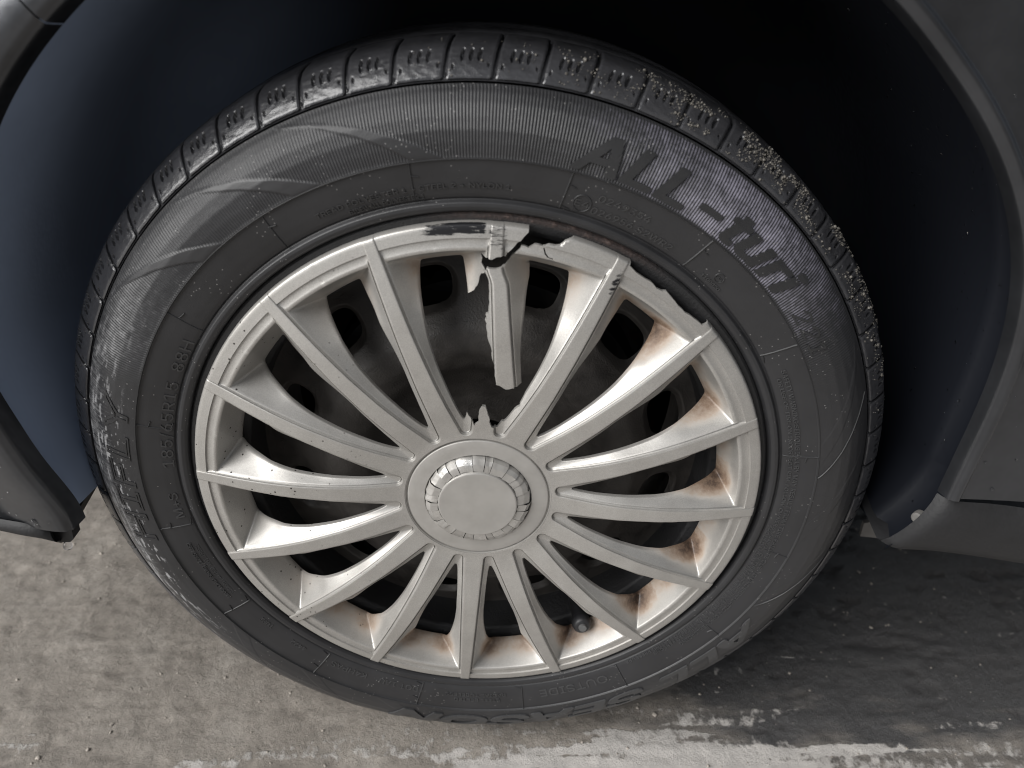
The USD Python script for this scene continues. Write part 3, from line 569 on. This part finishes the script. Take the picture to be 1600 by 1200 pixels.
# rim zone between the spoke tips, and the tips themselves
re = np.r_[np.linspace(0.1905, 0.1972, 5), 0.1981, 0.1986, 0.1988]; drop = np.r_[0, 0, 0, 0, 0, 0.0005, 0.0018, 0.0040]
edg = S - np.arcsin(a_half(re) / re)
rows_t, rows_r, wall_t, wall_b = [], [], [], []
for k, r in enumerate(re):
    f = np.array([S, S * 0.5 + edg[k] * 0.5, edg[k] + 0.0005 / r, edg[k]])
    f = np.array([S, S - (S - edg[k]) * 0.25, S - (S - edg[k]) * 0.5, S - (S - edg[k]) * 0.75, edg[k] + 0.0005 / r, edg[k]])
    rows_t.append(np.stack([r * np.cos(f), r * np.sin(f), DF(r) - drop[k] + np.r_[0, 0, 0, 0, 0, -0.0003]], -1))
    f = np.linspace(edg[k], 0, NOUT + 1); rows_r.append(np.stack([r * np.cos(f), r * np.sin(f), np.full(NOUT + 1, DF(r) - 0.0009 - drop[k])], -1))
rows_t[0] = np.array(strip_end); add_grid(rows_t); add_grid(rows_r)
add_grid([[q[-1] for q in rows_t], [q[0] for q in rows_r]])
V = np.vstack(VV)
for k in range(len(FF)):                                       # every patch faces outwards
    f = FF[k]; ar = np.cross(np.c_[V[f[:, 1], :2] - V[f[:, 0], :2], np.zeros(len(f))], np.c_[V[f[:, 2], :2] - V[f[:, 0], :2], np.zeros(len(f))])[:, 2].sum()
    if ar < -1e-12: FF[k] = f[:, ::-1]
w0 = FF[-1][0]; nw = np.cross(V[w0[1]] - V[w0[0]], V[w0[2]] - V[w0[0]])
if nw[1] > 0: FF[-1] = FF[-1][:, ::-1]                         # the tip's side wall looks towards the slot axis
F = np.vstack(FF)
Vm = V * [1, -1, 1]
n = len(V); V2 = np.vstack([V, Vm]); F2 = np.vstack([F, F[:, ::-1] + n])
allV, allF = [], []
for k in range(16):
    a = math.pi / 2 + OFF + S + 2 * S * k; c, s = math.cos(a), math.sin(a)
    allV.append(np.column_stack([V2[:, 0] * c - V2[:, 1] * s, V2[:, 0] * s + V2[:, 1] * c, V2[:, 2]])); allF.append(F2 + 2 * n * k)
V = np.vstack(allV); F = np.vstack(allF)                       # here (x, z, d)
from scipy.spatial import cKDTree
from scipy.sparse import coo_matrix
from scipy.sparse.csgraph import connected_components
pr_ = cKDTree(V).query_pairs(2e-6, output_type='ndarray')
_, inv = connected_components(coo_matrix((np.ones(len(pr_)), (pr_[:, 0], pr_[:, 1])), shape=(len(V), len(V))), directed=False)
_, first = np.unique(inv, return_index=True)
V = V[first]; F = inv[F]; F = F[(F[:, 0] != F[:, 1]) & (F[:, 1] != F[:, 2]) & (F[:, 0] != F[:, 2])]
E = np.vstack([F[:, [0, 1]], F[:, [1, 2]], F[:, [2, 0]]]); es = np.sort(E, 1); u_, ix, cnt = np.unique(es, axis=0, return_index=True, return_counts=True)
bE = E[ix[cnt == 1]]; n = len(V); TH = 0.0026
solidV = np.vstack([V, V - [0, 0, TH]]); side_f = np.vstack([np.column_stack([bE[:, 1], bE[:, 0], bE[:, 0] + n]), np.column_stack([bE[:, 1], bE[:, 0] + n, bE[:, 1] + n])])
solidF = np.vstack([F, F[:, ::-1] + n, side_f])
man = manifold3d.Manifold(manifold3d.Mesh(np.asarray(solidV, np.float32), np.asarray(solidF, np.uint32)))
HUB_STATUS = str(man.status()) + ' bad edges %d' % int((cnt > 2).sum())
print('hubcap solid', HUB_STATUS, man.num_tri())

def cut_poly(px, delta=0.0, jag=0.0004, step=0.0022, seed=0):
    q = []
    for x, y, *dl in px:
        d = 0.0
        for _ in range(6): b = back(x, y, d); d = float(DF(min(math.hypot(b[0], b[2]), 0.2))) - (dl[0] if dl else delta)
        q.append((b[0], b[2]))
    q = np.array(q + q[:1]); out = []; g = np.random.default_rng(seed)
    for a, b in zip(q[:-1], q[1:]):
        k = max(1, int(np.linalg.norm(b - a) / step)); t = np.arange(k) / k
        p = a + (b - a) * t[:, None]; p[1:] += g.normal(0, jag, p[1:].shape); out.append(p)
    cs = manifold3d.CrossSection([np.vstack(out)], manifold3d.FillRule.EvenOdd)
    return manifold3d.Manifold.extrude(cs, 0.12).translate((0, 0, -0.06))
def cut_rt(rt, jag=0.0003, step=0.002, seed=0):
    a0 = math.pi / 2 + OFF; q = [(r * math.cos(a0) + t * math.sin(a0), r * math.sin(a0) - t * math.cos(a0)) for r, t in rt]
    q = np.array(q + q[:1]); out = []; g = np.random.default_rng(seed)
    for a, b in zip(q[:-1], q[1:]):
        k = max(1, int(np.linalg.norm(b - a) / step)); t = np.arange(k) / k; p = a + (b - a) * t[:, None]; p[1:] += g.normal(0, jag, p[1:].shape); out.append(p)
    cs = manifold3d.CrossSection([np.vstack(out)], manifold3d.FillRule.EvenOdd)
    return manifold3d.Manifold.extrude(cs, 0.12).translate((0, 0, -0.06))
cuts = [cut_rt([(0.1700, -0.0072), (0.1660, -0.0088), (0.1600, -0.0098), (0.1560, -0.0116), (0.1535, -0.0138), (0.1515, -0.0160), (0.1500, -0.0185), (0.150, -0.0260), (0.100, -0.0190), (0.0800, -0.0150),
                (0.0800, -0.0066), (0.0845, -0.0060), (0.095, -0.0058), (0.105, -0.0060), (0.111, -0.0066), (0.1165, -0.0076), (0.1220, -0.0078), (0.1260, -0.0095), (0.1420, -0.0100), (0.1440, -0.0080), (0.1475, -0.0078), (0.1510, -0.0070), (0.1580, -0.0068), (0.1665, -0.0066)], seed=1),
        cut_rt([(0.0800, -0.0130), (0.0840, -0.0130), (0.0842, -0.0030), (0.0850, 0.0022), (0.0875, 0.0030), (0.0880, 0.0140), (0.0800, 0.0140)], seed=5),
        cut_poly([(700, 606), (724, 596), (760, 612), (800, 606), (830, 600), (812, 640), (797, 652), (793, 657), (786, 662), (777, 671), (768, 668), (764, 652), (757, 626), (750, 641), (747, 661), (741, 665), (735, 656), (715, 630)], seed=6),
        cut_poly([(750, 402), (762, 405), (776, 402), (790, 403), (800, 391), (808, 382), (818, 372), (826, 364), (830, 340), (905, 352), (897, 374), (880, 381), (868, 385), (858, 383), (848, 387), (836, 384), (826, 390), (815, 386), (806, 397), (800, 406), (790, 416), (775, 421), (762, 420), (756, 426)], seed=2),
        cut_poly([(984, 416), (1000, 431), (1018, 442), (1035, 456), (1050, 466), (1066, 484), (1085, 499), (1098, 510), (1120, 506), (1070, 440), (1000, 400)], jag=0.0006, step=0.003, seed=3),
        cut_poly([(851, 389), (853, 398), (858, 404), (864, 406), (864, 408), (856, 405), (851, 399), (849, 390)], jag=0.0001, seed=4)]
for c in cuts: man = man - c
man = manifold3d.Manifold.compose([q for q in man.decompose() if q.volume() > 3e-8])
v, f, nrm = meshkit.arrays(man, 38)
cen = v[f].mean(1); cr, ca = np.hypot(cen[:, 0], cen[:, 1]), np.arctan2(cen[:, 1], cen[:, 0])
spk = np.round((ca - math.pi / 2 - OFF) / (2 * S)).astype(int) % 16
dphi = ((ca - math.pi / 2 - OFF) / (2 * S)) - np.round((ca - math.pi / 2 - OFF) / (2 * S)); tsp = cr * np.sin(dphi * 2 * S)          # distance from the spoke axis
tsl = cr * np.sin(S - np.abs(dphi) * 2 * S)
wall = (cr > np.where(tsl < 0.0130, 0.1708, 0.1708 + (tsl - 0.0130) * 0.82))
zone = np.full(len(f), 0)                                       # 0 hub, 1 ring, 2.. spokes
hubm = cr < 0.0585
ring = (~hubm) & wall & (np.abs(tsp) > a_half(cr) + 0.0001)
tipm = (cr > 0.1905) & (np.abs(tsp) > a_half(cr) + 0.00005)
ring |= tipm
zone[ring] = 1; zone[(~ring) & (~hubm)] = 2 + spk[(~ring) & (~hubm)]
def cr_lim(r, t):       # belongs to the snapped spoke: inside its slots' middle lines, right flank up to the pocket wall
    return (np.abs(np.arctan2(t, r)) < S) & (np.hypot(r, t) < 0.1705 + 0.82 * np.clip(0.0200 - np.abs(t), 0, 0.010))
# brown brake dust in the flared corners, heavy on the right and at the bottom
va = np.arctan2(v[:, 1], v[:, 0]); vr = np.hypot(v[:, 0], v[:, 1]); q = (va - math.pi / 2 - OFF) / (2 * S) - 0.5
slot = np.round(q).astype(int) % 16; dq = q - np.round(q); tv = vr * np.sin(dq * 2 * S); depth_below = DF(vr) - v[:, 2]
amt = {0: (0.10, 0.16), 1: (0.10, 0.03), 2: (0.0, 0.0), 3: (0.0, 0.02), 4: (0.03, 0.04), 5: (0.06, 0.08), 6: (0.24, 0.26), 7: (0.34, 0.36), 8: (0.52, 0.32), 9: (0.85, 0.25), 10: (1.0, 0.24), 11: (0.95, 0.10), 12: (0.85, 0.10), 13: (0.45, 0.10), 14: (0.66, 0.16), 15: (0.14, 0.08)}
lo = np.array([amt[s][0] for s in slot]); hi = np.array([amt[s][1] for s in slot]); w_ = np.where(tv > 0, hi, lo)
crease = np.exp(-((np.abs(tv) - 0.0160) / 0.0075) ** 2) * np.exp(-((vr - 0.171) / 0.010) ** 2) * sstep(0.004, 0.016, depth_below)
streak = 0.40 * np.exp(-((vr - 0.155) / 0.018) ** 2) * sstep(0.006, 0.012, depth_below) + 0.22 * sstep(0.012, 0.021, depth_below)
broad = np.array([0.45, 0.25, 0.06, 0.04, 0.10, 0.20, 0.55, 0.65, 0.65, 0.75, 0.75, 0.6, 0.55, 0.55, 0.6, 0.4])[slot]
stain = np.clip(0.56 * w_ * (crease * 1.05 + streak) + 0.21 * broad * sstep(0.006, 0.020, depth_below), 0, 1)
vdeg = np.degrees(va)
scuff = 0.66 * (1 - sstep(95.5, 103.0, vdeg)) * sstep(86.2, 88.0, vdeg) * sstep(0.1875, 0.1945, vr) * (v[:, 2] > DF(vr) - 0.0030)
scuff = np.maximum(scuff, (np.abs(vdeg - 85.0) < 1.6) * sstep(0.176, 0.186, vr) * 0.50 * (v[:, 2] > DF(vr) - 0.0012))
scuff = np.maximum(scuff, 0.62 * np.exp(-((vdeg - 62.2) / 1.2) ** 2) * np.exp(-((vr - 0.184) / 0.014) ** 2))
a0 = math.pi / 2 + OFF; tR = v[:, 0] * math.sin(a0) - v[:, 1] * math.cos(a0); rA = v[:, 0] * math.cos(a0) + v[:, 1] * math.sin(a0)
hang = (rA > 0.0825) & (rA < 0.176) & (np.abs(tR) < 0.034) & (tR > np.where(rA > 0.146, -0.0079, -0.0135)) & (cr_lim(rA, tR))
bend = 0.0035 * (1 - sstep(0.163, 0.1745, rA)) + 0.0095 * np.clip((0.166 - rA) / 0.080, 0, 1)
v = v.copy(); v[hang, 0] += (bend * math.sin(a0))[hang]; v[hang, 1] -= (bend * math.cos(a0))[hang]; v[hang, 2] -= (0.35 * bend)[hang]
W3 = np.column_stack([v[:, 0], -v[:, 2], v[:, 1]]); N3 = np.column_stack([nrm[:, 0], -nrm[:, 2], nrm[:, 1]])
NAMES = {0: 'hub', 1: 'outer_ring'}
order = [0, 1] + [2 + (k % 16) for k in range(1, 17)]
for z in order:
    sel = zone == z; ids, iv = np.unique(f[sel], return_inverse=True)
    put(hubcap, NAMES.get(z, 'spoke'), W3[ids], iv.reshape(-1, 3), 'silver', normals=N3[ids], prim={"stain": stain[ids], "scuff": scuff[ids]}, label='snapped spoke hanging from the rim with jagged edges' if z == 2 else None)

# centre cap: ring, crumpled band left by a torn-off badge, flat disc
v, f = revolve([(0.0518, -0.001), (0.0515, 0.0050), (0.0510, 0.0050), (0.0506, 0.0036), (0.0498, 0.0034), (0.0494, 0.0048), (0.0486, 0.0054), (0.0440, 0.0056), (0.0380, 0.0056), (0.0374, 0.0050), (0.0372, 0.0010)], 256)
put(hubcap, 'cap_ring', v, f[:, ::-1], 'cap_silver', 35)
nseg = 26; g = np.random.default_rng(11)
ed = np.sort((np.arange(nseg) + g.uniform(-0.22, 0.22, nseg)) / nseg * 2 * np.pi); ed = np.r_[ed, ed[0] + 2 * np.pi]
for k in range(nseg):
    n = 9; a = np.linspace(ed[k] + 0.006, ed[k + 1] - 0.004, n); tl = g.normal(0, 0.0003); lift = g.normal(0, 0.0005); tw = g.normal(0, 0.024)
    rows = []
    step = g.uniform(0.0330, 0.0340)
    prof = [(0.0371, 0.0030), (0.0369, 0.0056 + 0.3 * lift), (0.0362, 0.0080 + lift), (step, 0.0100 + lift + tl), (step - 0.0008, 0.0103 + lift), (0.0296, 0.0108 + 0.5 * lift), (0.0280, 0.0110 + 0.4 * lift), (0.0276, 0.0105)]
    for r, d in prof:
        x = np.linspace(-1, 1, n); rows.append(P3(r + 0.0004 * np.sin(x * 2 + k), a, d + tw * x * 0.010 + 0.00006 * g.normal(0, 1, n)))
    put(hubcap, 'crumpled_segment', np.array(rows).reshape(-1, 3), tri(grid_faces(len(prof), n, flip=True)), 'bare_silver' if ca is not None and g.random() < 0.4 else 'cap_silver', 28)
v, f = revolve([(0.0279, 0.006), (0.0277, 0.0112), (0.0272, 0.0122), (0.0262, 0.0127), (0.0, 0.0129)], 160); put(hubcap, 'centre_disc', v, f[:, ::-1], 'cap_silver', 35)
v, f = revolve([(0.0500, 0.0), (0.0250, 0.0)], 64); put(hubcap, 'cap_backing', v, f, 'cap_silver', 35)

# ------------------------------------------------------------------ small loose things
ico = trimesh.creation.icosphere(subdivisions=1)
def scatter(pos, sizes, squash=(1, 1, 1), jag=0.25, seed=0):
    g = np.random.default_rng(seed); Vs, Fs = [], []
    for k, (p, s) in enumerate(zip(pos, sizes)):
        q = ico.vertices * (1 + g.normal(0, jag, (len(ico.vertices), 1))) * np.asarray(squash) * s
        c, s_ = math.cos(k * 1.7), math.sin(k * 1.7); q = np.column_stack([q[:, 0] * c - q[:, 1] * s_, q[:, 0] * s_ + q[:, 1] * c, q[:, 2]])
        Vs.append(q + p); Fs.append(ico.faces + k * len(ico.vertices))
    return np.vstack(Vs), np.vstack(Fs)
# sand and small grit caught on the upper right shoulder
g = np.random.default_rng(5); n = 1500
aG = np.radians(np.clip(g.normal(50, 16, n * 2), 12, 96)); t = np.clip(g.beta(2.0, 2.2, n * 2), 0, 1)
cl = noise(np.stack([np.degrees(aG) / 2.0, t * 5, 0 * t], -1), 3); okk = cl > 0.53; aG, t = aG[okk][:n], t[okk][:n]
br, bd = np.interp(1.5 + t * 7.0, np.arange(13), BP[:, 0]), np.interp(1.5 + t * 7.0, np.arange(13), BP[:, 1])
v, f = scatter(P3(br + 0.0003, aG, bd + 0.0002), np.clip(g.lognormal(-8.35, 0.50, len(aG)), 0.00012, 0.0010), seed=5)
put('/World', 'sand_grit', v, f, 'sand', 60, label='sand grains stuck on the upper right tread shoulder', category='sand', kind='stuff')
# pebbles and crumbs on the ground
n = 900; xs, ys = g.uniform(-0.62, 0.5, n), g.uniform(-0.06, 0.45, n)
v, f = scatter(np.column_stack([xs, ys, ground_z(xs, ys) + 0.0003]), np.clip(g.lognormal(-7.35, 0.5, n), 0.0003, 0.0022), (1, 1, 0.6), seed=6)
put('/World', 'gravel', v, f, 'pebble_stone', 60, label='loose crumbs and tiny pebbles on the concrete', category='gravel', kind='stuff')
# beads of rain on the panels
pos, sz = [], []
for _ in range(620):
    w = g.uniform(0.012, 0.16); i = int(g.integers(0, NARCH)); i = i if g.random() < 0.35 else int(g.integers(450, NARCH))
    q2 = ARCH[i] + NRM[i] * w; d = float(panel_d(w, side[i], q2[1])); pos.append((q2[0], -d - 0.0002, q2[1])); sz.append(np.clip(g.lognormal(-7.1, 0.5), 0.0004, 0.0024))
for _ in range(160):      # and on the liner's right side
    i, j = int(g.integers(0, 230)), int(g.integers(2, 7)); w = g.random(); p = LINER[j, i] * w + LINER[j + 1, i] * (1 - w); pos.append(p); sz.append(np.clip(g.lognormal(-7.5, 0.4), 0.0003, 0.0012))
v, f = scatter(pos, sz, (1, 0.5, 1.1), 0.03, 8); put('/World', 'rain_drops', v, f, 'water', True, label='beads of rain on the dark body panels', category='rain drops', kind='stuff')
c = back(106, 853, 0.004); dr = trimesh.creation.icosphere(3, 0.0032); dr.vertices[:, 2] *= np.where(dr.vertices[:, 2] > 0, 1.35, 1.0)
put('/World', 'water_drop', dr.vertices + c, dr.faces, 'water', True, label='clear water drop hanging from the lower left bumper corner', category='water drop')
